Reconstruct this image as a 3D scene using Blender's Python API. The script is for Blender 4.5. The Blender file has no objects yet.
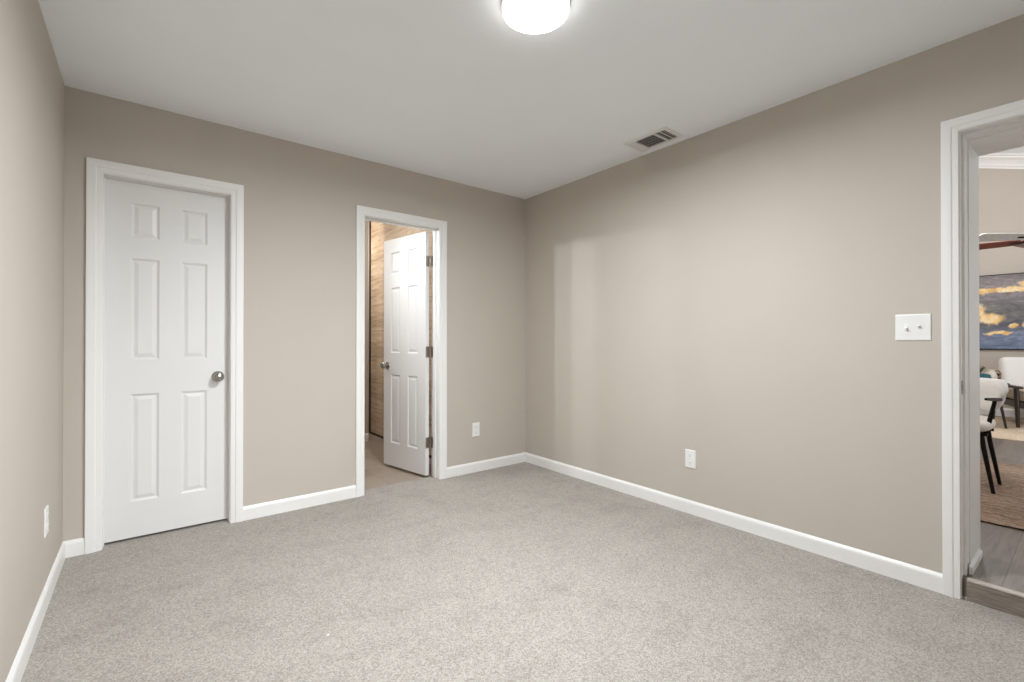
import bpy, bmesh, math, random
from math import sin, cos, pi, radians
from mathutils import Vector, Matrix

C = bpy.context.scene.collection
SC = bpy.context.scene

# ------------------------------------------------------------------ camera
cam = bpy.data.cameras.new('camera')
cam.sensor_width = 36.0
cam.lens = 464.89 / 1024 * 36.0
cam.shift_y = -2.1 / 1024
cam.clip_start = 0.02
cam_ob = bpy.data.objects.new('camera', cam)
cam_ob.location = (-2.7833, -3.3193, 1.1175)
cam_ob.rotation_euler = (pi / 2 + 0.0048, 0, -0.6691)
C.objects.link(cam_ob)
SC.camera = cam_ob

# ------------------------------------------------------------------ world, exposure
SC.view_settings.view_transform = 'Standard'
SC.view_settings.look = 'None'
SC.view_settings.exposure = 0.06
SC.view_settings.gamma = 1.0
SC.view_settings.use_curve_mapping = False
SC.cycles.use_denoising = True
SC.cycles.max_bounces = 10
SC.cycles.diffuse_bounces = 7
SC.cycles.sample_clamp_indirect = 0.0
world = bpy.data.worlds.new('sky')
SC.world = world
world.use_nodes = True
world.node_tree.nodes['Background'].inputs[0].default_value = (0.62, 0.75, 1.0, 1)
world.node_tree.nodes['Background'].inputs[1].default_value = 1.0

# ------------------------------------------------------------------ lamps
LAMP_WATTS = 66.0           # ceiling light
LAMP_GLOW = 8.0             # its lit diffuser
WINDOW_FILL_WATTS = 8.0
BATH_FILL_WATTS = 15.0
BATH_WATTS = 44.0           # each vanity bulb


def lamp(name, kind, loc, watts, color=(1, 1, 1), size=0.1, aim=None, size_y=None):
    l = bpy.data.lights.new(name, kind)
    l.energy = watts
    l.color = color
    if kind == 'AREA':
        l.size = size
        if size_y:
            l.shape = 'RECTANGLE'
            l.size_y = size_y
    else:
        l.shadow_soft_size = size
    o = bpy.data.objects.new(name, l)
    o.location = loc
    if aim is not None:
        o.rotation_euler = (Vector(aim) - Vector(loc)).to_track_quat('-Z', 'Y').to_euler()
    C.objects.link(o)
    return o


for bulb_y in (0.508, 0.779):
    vb = lamp('vanity_bulb', 'SPOT', (-2.12, bulb_y, 2.078), BATH_WATTS, (0.92, 0.96, 1.0), 0.022, (0.0, -1.5, 0.95))
    vb.data.spot_size = radians(100)
    vb.data.spot_blend = 1.0
CEIL = lamp('ceiling_light_lamp', 'AREA', (-1.588, -1.957, 2.389), LAMP_WATTS, (0.89, 0.95, 1.0), 0.25, (-1.588, -1.957, 0))
CEIL.data.shape = 'DISK'
CEIL.data.spread = radians(174)
# added fill lamps at an assumed, unseen window behind the camera
WIN = lamp('bedroom_window_fill', 'AREA', (-1.7, -3.97, 1.65), WINDOW_FILL_WATTS, (0.92, 0.96, 1.0), 1.2, (-2.45, -0.7, 0.0), 1.3)
WIN.data.spread = radians(60)
WIN = lamp('bedroom_wide_fill', 'AREA', (-1.5, -3.965, 1.45), WINDOW_FILL_WATTS * 0.3, (0.96, 0.98, 1.0), 1.2, (-1.3, 0, 1.3), 1.3)  # second, wider fill added to lift the ceiling and walls
WIN.data.spread = radians(140)
lamp('bathroom_fill', 'AREA', (-1.45, 1.1, 2.7), BATH_FILL_WATTS, (0.95, 0.97, 1.0), 0.3, (-1.45, 1.1, 0))  # added fill to lighten the tile, has no fixture
lamp('tile_fill', 'AREA', (-1.35, 2.22, 2.7), BATH_FILL_WATTS * 1.0, (1.0, 0.97, 0.93), 0.25, (-1.2, 2.2, 0))  # unseen fill added to light the tile from the left
# daylight through the living room window
LIVW, LIVC = 40.0, 75.0
lamp('living_window_daylight', 'AREA', (3.6, -5.3, 1.45), LIVW, (0.93, 0.96, 1.0), 2.9, (3.6, 0, 1.2), 1.6)
lamp('living_fill', 'POINT', (4.2, -2.2, 2.7), LIVC, (0.97, 0.97, 0.97), 0.2)  # added fill without a fixture, brightens ceiling and crown
lamp('living_fill', 'POINT', (1.2, -1.7, 2.8), LIVC * 0.8, (0.97, 0.97, 0.97), 0.2)  # second added fill, brightens the chair back


# ------------------------------------------------------------------ node helpers
class NT:
    def __init__(self, name):
        self.m = bpy.data.materials.new(name)
        self.m.use_nodes = True
        self.t = self.m.node_tree
        self.n = self.t.nodes
        self.b = self.n['Principled BSDF']

    def node(self, kind, **kw):
        x = self.n.new(kind)
        for k, v in kw.items():
            if k.startswith('_'):
                setattr(x, k[1:], v)
            else:
                x.inputs[k.replace('_', ' ')].default_value = v
        return x

    def link(self, a, b):
        self.t.links.new(a, b)

    def ramp(self, fac, stops, interp='LINEAR'):
        r = self.n.new('ShaderNodeValToRGB')
        r.color_ramp.interpolation = interp
        e = r.color_ramp.elements
        while len(e) > 1:
            e.remove(e[-1])
        e[0].position = stops[0][0]
        e[0].color = (*stops[0][1], 1)
        for p, c in stops[1:]:
            x = e.new(p)
            x.color = (*c, 1)
        self.link(fac, r.inputs[0])
        return r.outputs[0]

    def coord(self, scale=(1, 1, 1), rot=(0, 0, 0), loc=(0, 0, 0), which='Object'):
        tc = self.n.new('ShaderNodeTexCoord')
        mp = self.n.new('ShaderNodeMapping')
        mp.inputs['Scale'].default_value = scale
        mp.inputs['Rotation'].default_value = rot
        mp.inputs['Location'].default_value = loc
        self.link(tc.outputs[which], mp.inputs[0])
        return mp.outputs[0]

    def noise(self, vec, scale, detail=3.0, rough=0.55, dist=0.0):
        x = self.node('ShaderNodeTexNoise', Scale=scale, Detail=detail, Roughness=rough, Distortion=dist)
        self.link(vec, x.inputs['Vector'])
        return x.outputs['Fac']

    def math(self, op, a, b=None, c=None):
        x = self.n.new('ShaderNodeMath')
        x.operation = op
        for i, v in enumerate((a, b, c)):
            if v is None:
                continue
            if isinstance(v, (int, float)):
                x.inputs[i].default_value = v
            else:
                self.link(v, x.inputs[i])
        return x.outputs[0]

    def mix(self, fac, a, b, mode='MIX'):
        x = self.n.new('ShaderNodeMix')
        x.data_type = 'RGBA'
        x.blend_type = mode
        for i, v in ((0, fac), (6, a), (7, b)):
            if isinstance(v, (int, float)):
                x.inputs[i].default_value = v
            elif isinstance(v, tuple):
                x.inputs[i].default_value = (*v, 1)
            else:
                self.link(v, x.inputs[i])
        return x.outputs[2]

    def bump(self, h, strength, dist):
        x = self.node('ShaderNodeBump', Strength=strength, Distance=dist)
        self.link(h, x.inputs['Height'])
        self.link(x.outputs[0], self.b.inputs['Normal'])


def paint(name, col, rough=0.6, tex=0.0, scale=180.0, var=0.02, metal=0.0):
    m = NT(name)
    v = m.coord()
    f = m.noise(v, 3.0, 4)
    lo = tuple(c * (1 - var) for c in col)
    hi = tuple(min(1, c * (1 + var)) for c in col)
    m.link(m.ramp(f, [(0.3, lo), (0.7, hi)]), m.b.inputs['Base Color'])
    m.b.inputs['Roughness'].default_value = rough
    m.b.inputs['Metallic'].default_value = metal
    if tex:
        m.bump(m.noise(v, scale, 3), tex, 0.001)
    return m.m


def carpet():
    m = NT('carpet')
    v = m.coord()
    tufts = m.node('ShaderNodeTexVoronoi', Scale=240.0, Randomness=1.0)
    m.link(v, tufts.inputs['Vector'])
    sp = m.n.new('ShaderNodeSeparateColor')
    m.link(tufts.outputs['Color'], sp.inputs[0])
    grain = m.noise(v, 150.0, 3.0, 0.7)
    tuft = m.math('ADD', m.math('MULTIPLY', sp.outputs[0], 0.55), m.math('MULTIPLY', grain, 0.45))
    base = m.ramp(tuft, [(0.20, (0.255, 0.223, 0.192)), (0.5, (0.371, 0.337, 0.300)), (0.80, (0.476, 0.439, 0.397))])
    brushed = m.noise(m.coord((1.0, 1.5, 1), (0, 0, 0.5)), 4.0, 5.0, 0.62, 0.4)
    base = m.mix(1.0, base, m.ramp(brushed, [(0.30, (0.90, 0.895, 0.89)), (0.5, (1, 1, 1)), (0.7, (1.03, 1.03, 1.03))]), 'MULTIPLY')
    tracks = m.noise(m.coord((1, 1, 1), (0, 0, 0.2), (3.1, 1.7, 0)), 14.0, 4.0, 0.65, 0.5)
    base = m.mix(1.0, base, m.ramp(tracks, [(0.28, (0.86, 0.86, 0.86)), (0.42, (1, 1, 1))]), 'MULTIPLY')
    m.link(base, m.b.inputs['Base Color'])
    m.b.inputs['Roughness'].default_value = 0.95
    m.b.inputs['Specular IOR Level'].default_value = 0.1
    m.b.inputs['Sheen Weight'].default_value = 0.1
    m.bump(m.math('ADD', tuft, m.math('MULTIPLY', brushed, 0.6)), 0.5, 0.006)
    return m.m


def planks(name, dark, light, rough=0.35, rotz=0.0, w=0.17, l=1.2):
    m = NT(name)
    v = m.coord(rot=(0, 0, rotz))
    br = m.node('ShaderNodeTexBrick', _offset=0.37, _squash=1.0)
    br.inputs['Scale'].default_value = 1.0
    br.inputs['Brick Width'].default_value = l
    br.inputs['Row Height'].default_value = w
    br.inputs['Mortar Size'].default_value = 0.001
    br.inputs['Color1'].default_value = (0.2, 0.2, 0.2, 1)
    br.inputs['Color2'].default_value = (0.8, 0.8, 0.8, 1)
    br.inputs['Mortar'].default_value = (0, 0, 0, 1)
    m.link(v, br.inputs['Vector'])
    grain = m.noise(m.coord((1.2, 16, 1), (0, 0, rotz)), 3.0, 6, 0.65, 0.6)
    f = m.math('ADD', m.math('MULTIPLY', grain, 0.75), m.math('MULTIPLY', br.outputs['Color'], 0.25))
    mid = tuple((a + b) / 2 for a, b in zip(dark, light))
    col = m.ramp(f, [(0.28, dark), (0.5, mid), (0.72, light)])
    col = m.mix(br.outputs['Fac'], col, tuple(c * 0.4 for c in dark))
    m.link(col, m.b.inputs['Base Color'])
    m.b.inputs['Roughness'].default_value = rough
    m.bump(grain, 0.1, 0.002)
    return m.m


def stone_tile():
    m = NT('travertine_tile')
    v = m.coord((1, 1, 1))
    warp = m.noise(m.coord((1, 0.6, 3.2)), 2.2, 5, 0.6, 1.2)
    vein = m.noise(m.coord((1, 1.1, 11)), 1.9, 5, 0.6, 1.5)
    f = m.math('ADD', m.math('MULTIPLY', warp, 0.5), m.math('MULTIPLY', vein, 0.5))
    col = m.ramp(f, [(0.34, (0.36, 0.245, 0.15)), (0.46, (0.56, 0.42, 0.29)), (0.55, (0.66, 0.525, 0.385)), (0.68, (0.76, 0.64, 0.49))])
    br = m.node('ShaderNodeTexBrick', _offset=0.0)
    br.inputs['Scale'].default_value = 1.0
    br.inputs['Brick Width'].default_value = 0.62
    br.inputs['Row Height'].default_value = 0.31
    br.inputs['Mortar Size'].default_value = 0.003
    sw = m.node('ShaderNodeSeparateXYZ')
    m.link(v, sw.inputs[0])
    cb = m.node('ShaderNodeCombineXYZ')
    m.link(sw.outputs[1], cb.inputs[0])
    m.link(sw.outputs[2], cb.inputs[1])
    m.link(cb.outputs[0], br.inputs['Vector'])
    col = m.mix(br.outputs['Fac'], col, (0.33, 0.24, 0.16))
    m.link(col, m.b.inputs['Base Color'])
    m.b.inputs['Roughness'].default_value = 0.4
    return m.m


def jute(name, cols, ring=True, scale=16.0):
    m = NT(name)
    v = m.coord()
    if ring:
        ln = m.n.new('ShaderNodeVectorMath')
        ln.operation = 'LENGTH'
        m.link(v, ln.inputs[0])
        wob = m.noise(v, 5.0, 4, 0.6)
        r = m.math('ADD', m.math('MULTIPLY', ln.outputs['Value'], scale), m.math('MULTIPLY', wob, 4.5))
        s = m.math('ADD', m.math('MULTIPLY', m.math('SINE', m.math('MULTIPLY', r, 6.283)), 0.28), 0.5)
    else:
        s = m.noise(m.coord((1, 9, 1)), scale * 0.4, 4)
    n = m.noise(v, 60.0, 3, 0.7)
    big = m.noise(v, 2.5, 3, 0.5)
    f = m.math('ADD', m.math('ADD', m.math('MULTIPLY', s, 0.2), m.math('MULTIPLY', n, 0.4)), m.math('MULTIPLY', big, 0.4))
    m.link(m.ramp(f, [(0.34, cols[0]), (0.5, cols[1]), (0.66, cols[2])]), m.b.inputs['Base Color'])
    m.b.inputs['Roughness'].default_value = 0.95
    m.bump(n, 0.6, 0.006)
    return m.m


def wood(name, dark, light, rough=0.35, axis=(1, 14, 14)):
    m = NT(name)
    g = m.noise(m.coord(axis), 4.0, 6, 0.6, 0.6)
    m.link(m.ramp(g, [(0.3, dark), (0.7, light)]), m.b.inputs['Base Color'])
    m.b.inputs['Roughness'].default_value = rough
    return m.m


def fabric(name, col, scale=260.0):
    m = NT(name)
    v = m.coord()
    n = m.noise(v, scale, 2)
    m.link(m.ramp(n, [(0.3, tuple(c * 0.88 for c in col)), (0.7, col)]), m.b.inputs['Base Color'])
    m.b.inputs['Roughness'].default_value = 0.9
    m.b.inputs['Sheen Weight'].default_value = 0.2
    m.bump(n, 0.3, 0.002)
    return m.m


def emit(name, col, strength):
    m = NT(name)
    m.b.inputs['Base Color'].default_value = (*col, 1)
    m.b.inputs['Emission Color'].default_value = (*col, 1)
    m.b.inputs['Emission Strength'].default_value = strength
    m.b.inputs['Roughness'].default_value = 0.4
    f = m.noise(m.coord(), 30.0, 2)
    m.link(m.ramp(f, [(0.3, tuple(c * 0.98 for c in col)), (0.7, col)]), m.b.inputs['Emission Color'])
    return m.m


def canvas_paint():
    m = NT('abstract_canvas')
    v = m.coord()
    n1 = m.n.new('ShaderNodeTexNoise')
    n1.inputs['Scale'].default_value = 9.0
    n1.inputs['Detail'].default_value = 5.0
    m.link(v, n1.inputs['Vector'])
    off = m.n.new('ShaderNodeVectorMath')
    off.operation = 'MULTIPLY_ADD'
    m.link(n1.outputs['Color'], off.inputs[0])
    off.inputs[1].default_value = (0.0, 0.16, 0.13)
    m.link(v, off.inputs[2])
    sep = m.n.new('ShaderNodeSeparateXYZ')
    m.link(off.outputs[0], sep.inputs[0])
    y = m.math('SUBTRACT', sep.outputs[1], 0.08)
    z = m.math('SUBTRACT', sep.outputs[2], 0.065)
    # ground: blue grey below, dark grey middle, mauve grey above
    ground = m.ramp(m.math('MULTIPLY', m.math('ADD', z, 0.52), 0.96),
                    [(0.0, (0.14, 0.19, 0.29)), (0.2, (0.19, 0.23, 0.33)), (0.32, (0.12, 0.12, 0.14)),
                     (0.52, (0.15, 0.15, 0.145)), (0.68, (0.22, 0.20, 0.21)), (0.86, (0.27, 0.235, 0.235)), (1.0, (0.19, 0.165, 0.18))])
    cl = m.noise(m.coord((1, 2.0, 5.0)), 3.2, 6, 0.65, 0.8)
    ground = m.mix(1.0, ground, m.ramp(cl, [(0.3, (0.6, 0.6, 0.62)), (0.5, (1, 1, 1)), (0.72, (1.7, 1.65, 1.6))]), 'MULTIPLY')
    # gold patches (y, z, ry, rz)
    gold = None
    for cy, cz, ry, rz in GOLD:
        a = m.math('DIVIDE', m.math('SUBTRACT', y, cy), ry)
        b = m.math('DIVIDE', m.math('SUBTRACT', z, cz), rz)
        d = m.math('ADD', m.math('MULTIPLY', a, a), m.math('MULTIPLY', b, b))
        k = m.math('SUBTRACT', 1.25, d)
        gold = k if gold is None else m.math('MAXIMUM', gold, k)
    brk = m.noise(v, 16.0, 5, 0.7)
    g = m.math('SUBTRACT', m.math('MULTIPLY', gold, 2.0), m.math('MULTIPLY', brk, 1.5))
    g = m.math('MINIMUM', m.math('MAXIMUM', g, 0.0), 1.0)
    gc = m.ramp(m.noise(v, 12.0, 4), [(0.35, (0.80, 0.46, 0.15)), (0.5, (0.93, 0.65, 0.30)), (0.66, (0.98, 0.84, 0.58))])
    m.link(m.mix(g, ground, gc), m.b.inputs['Base Color'])
    m.b.inputs['Roughness'].default_value = 0.55
    m.bump(n1.outputs['Fac'], 0.2, 0.01)
    return m.m


GOLD = [(0.30, 0.285, 0.16, 0.055), (0.05, 0.30, 0.20, 0.05), (-0.14, 0.36, 0.14, 0.06), (0.36, 0.02, 0.13, 0.13),
        (0.22, -0.09, 0.17, 0.10), (0.0, -0.20, 0.06, 0.045), (0.14, -0.29, 0.16, 0.035), (-0.16, -0.17, 0.10, 0.10),
        (-0.16, 0.13, 0.09, 0.04), (-0.40, 0.30, 0.16, 0.07), (-0.45, -0.10, 0.15, 0.12), (0.6, 0.1, 0.12, 0.2)]

WALLC = (0.515, 0.462, 0.402)
M = {}
M['wall'] = paint('greige_wall_paint', WALLC, 0.75, 0.12, 260, 0.012)
M['ceil'] = paint('ceiling_paint', (0.88, 0.915, 0.94), 0.85, 0.12, 200, 0.01)
M['trim'] = paint('white_trim_paint', (0.815, 0.803, 0.780), 0.38, 0.0, 1, 0.008)
M['door'] = paint('white_door_paint', (0.735, 0.726, 0.708), 0.36, 0.03, 420, 0.008)
M['plastic'] = paint('white_plastic', (0.80, 0.79, 0.765), 0.35, 0, 1, 0.005)
M['slot'] = paint('outlet_slot', (0.22, 0.21, 0.195), 0.6)
M['nickel'] = paint('satin_nickel', (0.42, 0.405, 0.385), 0.16, 0, 1, 0.03, 1.0)
M['hinge'] = paint('nickel_hinge', (0.40, 0.365, 0.325), 0.38, 0, 1, 0.05, 1.0)
M['bronze'] = paint('dark_bronze', (0.045, 0.030, 0.020), 0.45, 0, 1, 0.1, 0.4)
M['vent'] = paint('vent_enamel', (0.76, 0.755, 0.735), 0.5, 0, 1, 0.01)
M['duct'] = paint('duct_shade', (0.13, 0.126, 0.117), 0.8)  # dark colour stands in for the shade of the duct's depth
M['carpet'] = carpet()
M['bathfloor'] = planks('bathroom_planks', (0.24, 0.185, 0.145), (0.44, 0.365, 0.30), 0.4, radians(90), 0.18, 1.2)
M['livfloor'] = planks('living_planks', (0.105, 0.085, 0.073), (0.27, 0.232, 0.205), 0.32, 0, 0.18, 1.2)
M['step'] = wood('step_plank', (0.13, 0.107, 0.085), (0.29, 0.25, 0.207), 0.5, (9, 3, 30))
M['nosing'] = wood('step_nosing', (0.34, 0.29, 0.245), (0.56, 0.50, 0.44), 0.45, (14, 1, 14))  # paler than the riser, paints in the lit top edge
M['tile'] = stone_tile()
M['dome'] = emit('glowing_diffuser', (1.0, 0.99, 0.97), LAMP_GLOW)
M['black'] = paint('black_metal', (0.012, 0.010, 0.009), 0.4, 0, 1, 0.1)
for mm in ('black',):
    M[mm].node_tree.nodes['Principled BSDF'].inputs['Specular IOR Level'].default_value = 0.15
M['darkwood'] = wood('espresso_wood', (0.012, 0.008, 0.006), (0.035, 0.022, 0.015), 0.35)
M['mahogany'] = wood('mahogany_blade', (0.12, 0.028, 0.018), (0.25, 0.065, 0.04), 0.3)
M['sheenblade'] = wood('pale_sheen_blade', (0.46, 0.45, 0.43), (0.60, 0.59, 0.565), 0.35)  # pale colour stands in for light reflected off a mahogany blade
M['white_fab'] = fabric('white_boucle', (0.86, 0.84, 0.81))
M['cream_fab'] = fabric('cream_upholstery', (0.78, 0.72, 0.65))
M['beige_fab'] = fabric('beige_cushion', (0.60, 0.50, 0.41))
M['rug'] = jute('braided_rug', ((0.115, 0.070, 0.047), (0.26, 0.175, 0.122), (0.43, 0.31, 0.225)))
M['rug2'] = jute('sand_rug', ((0.50, 0.38, 0.27), (0.66, 0.53, 0.40), (0.78, 0.66, 0.53)), False)
M['teal'] = paint('teal_glaze', (0.015, 0.10, 0.12), 0.15, 0, 1, 0.3)
M['leaf'] = paint('muted_leaf', (0.10, 0.105, 0.06), 0.5, 0, 1, 0.4)
M['vase'] = paint('cream_ceramic', (0.70, 0.62, 0.53), 0.4)
M['tan'] = wood('tan_wood', (0.22, 0.12, 0.06), (0.38, 0.23, 0.13), 0.45)
M['canvas'] = canvas_paint()
gl = NT('window_glass')
gl.b.inputs['Transmission Weight'].default_value = 1.0
gl.b.inputs['IOR'].default_value = 1.45
gl.link(gl.ramp(gl.noise(gl.coord(), 2.0), [(0.3, (0.97, 0.99, 0.98)), (0.7, (0.98, 1.0, 0.99))]), gl.b.inputs['Base Color'])
gl.b.inputs['Roughness'].default_value = 0.0
M['glass'] = gl.m
M['lint'] = paint('white_lint', (0.9, 0.9, 0.88), 0.9)


# ------------------------------------------------------------------ mesh helpers
def box(bm, x0, x1, y0, y1, z0, z1, bev=0.0, seg=2):
    n0 = len(bm.verts)
    r = bmesh.ops.create_cube(bm, size=1.0)
    for v in r['verts']:
        v.co = Vector((x0 + (v.co.x + .5) * (x1 - x0), y0 + (v.co.y + .5) * (y1 - y0), z0 + (v.co.z + .5) * (z1 - z0)))
    if bev > 0:
        es = set()
        for v in r['verts']:
            es.update(v.link_edges)
        bmesh.ops.bevel(bm, geom=list(es), offset=bev, segments=seg, affect='EDGES', profile=0.5)
    return bm


def lathe(bm, prof, seg=32, mat=Matrix(), cap=True):
    rings = []
    for r, z in prof:
        if r < 1e-6:
            rings.append([bm.verts.new(mat @ Vector((0, 0, z)))])
        else:
            rings.append([bm.verts.new(mat @ Vector((r * cos(2 * pi * k / seg), r * sin(2 * pi * k / seg), z))) for k in range(seg)])
    for a, b in zip(rings[:-1], rings[1:]):
        for k in range(seg):
            k2 = (k + 1) % seg
            if len(a) == 1 and len(b) == 1:
                continue
            if len(a) == 1:
                bm.faces.new((a[0], b[k], b[k2]))
            elif len(b) == 1:
                bm.faces.new((a[k], a[k2], b[0]))
            else:
                bm.faces.new((a[k], a[k2], b[k2], b[k]))
    if cap:
        for rg in (rings[0], rings[-1]):
            if len(rg) > 2:
                bm.faces.new(rg)
    return bm


def tube(bm, pts, rad, seg=10):
    """round bar through pts; rad is a number or one per point"""
    pts = [Vector(p) for p in pts]
    rads = rad if isinstance(rad, (list, tuple)) else [rad] * len(pts)
    rings = []
    up = None
    for i, p in enumerate(pts):
        d = (pts[min(i + 1, len(pts) - 1)] - pts[max(i - 1, 0)]).normalized()
        if up is None:
            up = d.orthogonal().normalized()
        up = (up - d * up.dot(d)).normalized()
        s = d.cross(up)
        rings.append([bm.verts.new(p + (up * cos(2 * pi * k / seg) + s * sin(2 * pi * k / seg)) * rads[i]) for k in range(seg)])
    for a, b in zip(rings[:-1], rings[1:]):
        for k in range(seg):
            k2 = (k + 1) % seg
            bm.faces.new((a[k], a[k2], b[k2], b[k]))
    bm.faces.new(rings[0])
    bm.faces.new(rings[-1])
    return bm


def feet(bm):
    for v in bm.verts:
        v.co.z = max(v.co.z, 0.0)
    return bm


def finish(bm):
    bmesh.ops.recalc_face_normals(bm, faces=bm.faces[:])
    return bm


def obj(name, bm, mat, parent=None, smooth=None, origin=None):
    """link ONE mesh object; smooth = auto-smooth angle in degrees"""
    finish(bm)
    if origin is not None:
        bmesh.ops.translate(bm, verts=bm.verts[:], vec=-Vector(origin))
    if smooth:
        a = radians(smooth)
        for f in bm.faces:
            f.smooth = True
        for e in bm.edges:
            if len(e.link_faces) == 2 and e.calc_face_angle(0) > a:
                e.smooth = False
    me = bpy.data.meshes.new(name)
    bm.to_mesh(me)
    bm.free()
    me.materials.append(mat)
    o = bpy.data.objects.new(name, me)
    if origin is not None:
        o.location = origin
    C.objects.link(o)
    if parent is not None:
        o.parent = parent
    return o


def thing(name, label, cat, loc=(0, 0, 0), rotz=0.0, group=None):
    o = bpy.data.objects.new(name, None)
    o.empty_display_size = 0.1
    o.location = loc
    o.rotation_euler = (0, 0, rotz)
    C.objects.link(o)
    return tag(o, label, cat, group)


def tag(o, label, cat, group=None, kind=None):
    o['label'] = label
    o['category'] = cat
    if group:
        o['group'] = group
    if kind:
        o['kind'] = kind
    return o


def struct(o, label, cat):
    return tag(o, label, cat, None, 'structure')


# ------------------------------------------------------------------ dimensions
W, H, YF = 3.1108, 2.44, -4.02          # room width, ceiling height, wall behind the camera
LZ = 0.09                               # living room floor is one small step up
D1 = (-2.961, -2.3655, 2.022)           # clear opening of the closed door: x0, x1, head
D2 = (-1.5301, -0.909, 2.034)           # clear opening of the bathroom door
D3 = (-2.9397, -3.70, 2.034)            # clear opening to the living room: y0, y1, head
RW = 0.40                               # the wall to the living room is deep
BW = 0.12                               # back wall thickness

# ------------------------------------------------------------------ bedroom shell
bm = bmesh.new()
box(bm, -W - 0.12, 0.0, YF - 0.12, 0.0, -0.12, 0.0)
box(bm, D2[0] - 0.01, D2[1] + 0.01, 0.0, 0.112, -0.12, 0.0)
box(bm, D1[0] - 0.01, D1[1] + 0.01, 0.0, 0.10, -0.12, 0.0)
struct(obj('floor', bm, M['carpet']), 'light grey beige cut pile carpet covering the bedroom floor', 'floor')

bm = bmesh.new()
box(bm, -W - 0.12, RW, YF - 0.12, BW, H, H + 0.1)
struct(obj('ceiling', bm, M['ceil']), 'flat pale grey white ceiling of the bedroom', 'ceiling')

bm = bmesh.new()
box(bm, -W - 0.12, -W, YF - 0.12, BW, 0, H)
struct(obj('wall_left', bm, M['wall']), 'greige painted bedroom wall at the left with an outlet near its far end', 'wall')

bm = bmesh.new()
jt = 0.018
box(bm, -W, D1[0] - jt, 0, BW, 0, H)
box(bm, D1[0] - jt, D1[1] + jt, 0, BW, D1[2] + jt, H)
box(bm, D1[1] + jt, D2[0] - jt, 0, BW, 0, H)
box(bm, D2[0] - jt, D2[1] + jt, 0, BW, D2[2] + jt, H)
box(bm, D2[1] + jt, RW, 0, BW, 0, H)
struct(obj('wall_back', bm, M['wall']), 'greige painted bedroom wall holding the two white panel doors', 'wall')

bm = bmesh.new()
box(bm, 0, RW, D3[0] + jt, 0, 0, H)
box(bm, 0, RW, D3[1] - jt, D3[0] + jt, D3[2] + jt, H)
box(bm, 0, RW, YF - 0.12, D3[1] - jt, 0, H)
box(bm, 0.013, RW, D3[1] - jt, D3[0] + jt, -0.12, LZ - 0.08)
struct(obj('wall_right', bm, M['wall']), 'long greige painted bedroom wall with the light switch and doorway', 'wall')

bm = bmesh.new()
wx0, wx1, wz0, wz1 = -2.3, -1.1, 0.8, 2.1
box(bm, -W, wx0, YF - 0.12, YF, 0, H)
box(bm, wx1, 0, YF - 0.12, YF, 0, H)
box(bm, wx0, wx1, YF - 0.12, YF, 0, wz0)
box(bm, wx0, wx1, YF - 0.12, YF, wz1, H)
struct(obj('wall_front', bm, M['wall']), 'greige painted bedroom wall behind the camera with a window', 'wall')

# window behind the camera
bm = bmesh.new()
for a, b, c, d in ((wx0, wx0 + .05, wz0, wz1), (wx1 - .05, wx1, wz0, wz1), (wx0 + .05, wx1 - .05, wz0, wz0 + .05),
                   (wx0 + .05, wx1 - .05, wz1 - .05, wz1), (wx0 + .05, wx1 - .05, 1.43, 1.47)):
    box(bm, a, b, YF - 0.10, YF - 0.04, c, d)
win = struct(obj('window_1', bm, M['trim']), 'white window frame in the wall behind the camera', 'window')


bm = bmesh.new()
box(bm, wx0 + .05, wx1 - .05, YF - 0.075, YF - 0.069, wz0 + .05, 1.43)
box(bm, wx0 + .05, wx1 - .05, YF - 0.075, YF - 0.069, 1.47, wz1 - .05)
obj('pane', bm, M['glass'], win)


# ------------------------------------------------------------------ trim
def sweep(bm, prof, xl, xr, zt, z0, face, depth_axis):
    """casing profile (s outward from the opening edge, t off the wall) swept up, across and down with mitres.
    face(u, t, z) -> point ; u runs along the wall"""
    rows = []
    for s, t in prof:
        rows.append([bm.verts.new(face(xl - s, t, z0)), bm.verts.new(face(xl - s, t, zt + s)),
                     bm.verts.new(face(xr + s, t, zt + s)), bm.verts.new(face(xr + s, t, z0))])
    n = len(rows)
    for i in range(n):
        a, b = rows[i], rows[(i + 1) % n]
        for k in range(3):
            bm.faces.new((a[k], a[k + 1], b[k + 1], b[k]))
    bm.faces.new([r[0] for r in rows])
    bm.faces.new([r[3] for r in rows])


CAS = [(0.0, 0.0), (0.0, 0.008), (0.010, 0.0095), (0.020, 0.0110), (0.024, 0.0145), (0.042, 0.017), (0.055, 0.017), (0.057, 0.015), (0.057, 0.0)]


def casing_prof(w):
    k = w / 0.057
    return [(s * k, t) for s, t in CAS]


back_face = lambda u, t, z: (u, -t, z)
bath_face = lambda u, t, z: (u, BW + t, z)
right_face = lambda u, t, z: (-t, -u, z)


def back_door_trim(name, D, w, label, stop_y, st=0.010):
    bm = bmesh.new()
    sweep(bm, casing_prof(w), D[0], D[1], D[2], 0.0, back_face, 1)
    tr = struct(obj(name, bm, M['trim'], smooth=25), label, 'door trim')
    bm = bmesh.new()
    rv = -0.004
    box(bm, D[0] - jt, D[0] - rv, 0.0, BW, 0, D[2] + rv)
    box(bm, D[1] + rv, D[1] + jt, 0.0, BW, 0, D[2] + rv)
    box(bm, D[0] - jt, D[1] + jt, 0.0, BW, D[2] + rv, D[2] + jt)
    obj('jamb', bm, M['trim'], tr)
    bm = bmesh.new()
    s0, s1 = stop_y
    box(bm, D[0] - rv, D[0] - rv + st, s0, s1, 0, D[2] + rv, .002)
    box(bm, D[1] + rv - st, D[1] + rv, s0, s1, 0, D[2] + rv, .002)
    box(bm, D[0] - rv + st, D[1] + rv - st, s0, s1, D[2] + rv - st, D[2] + rv, .002)
    obj('door_stop', bm, M['trim'], tr)
    return tr


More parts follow.
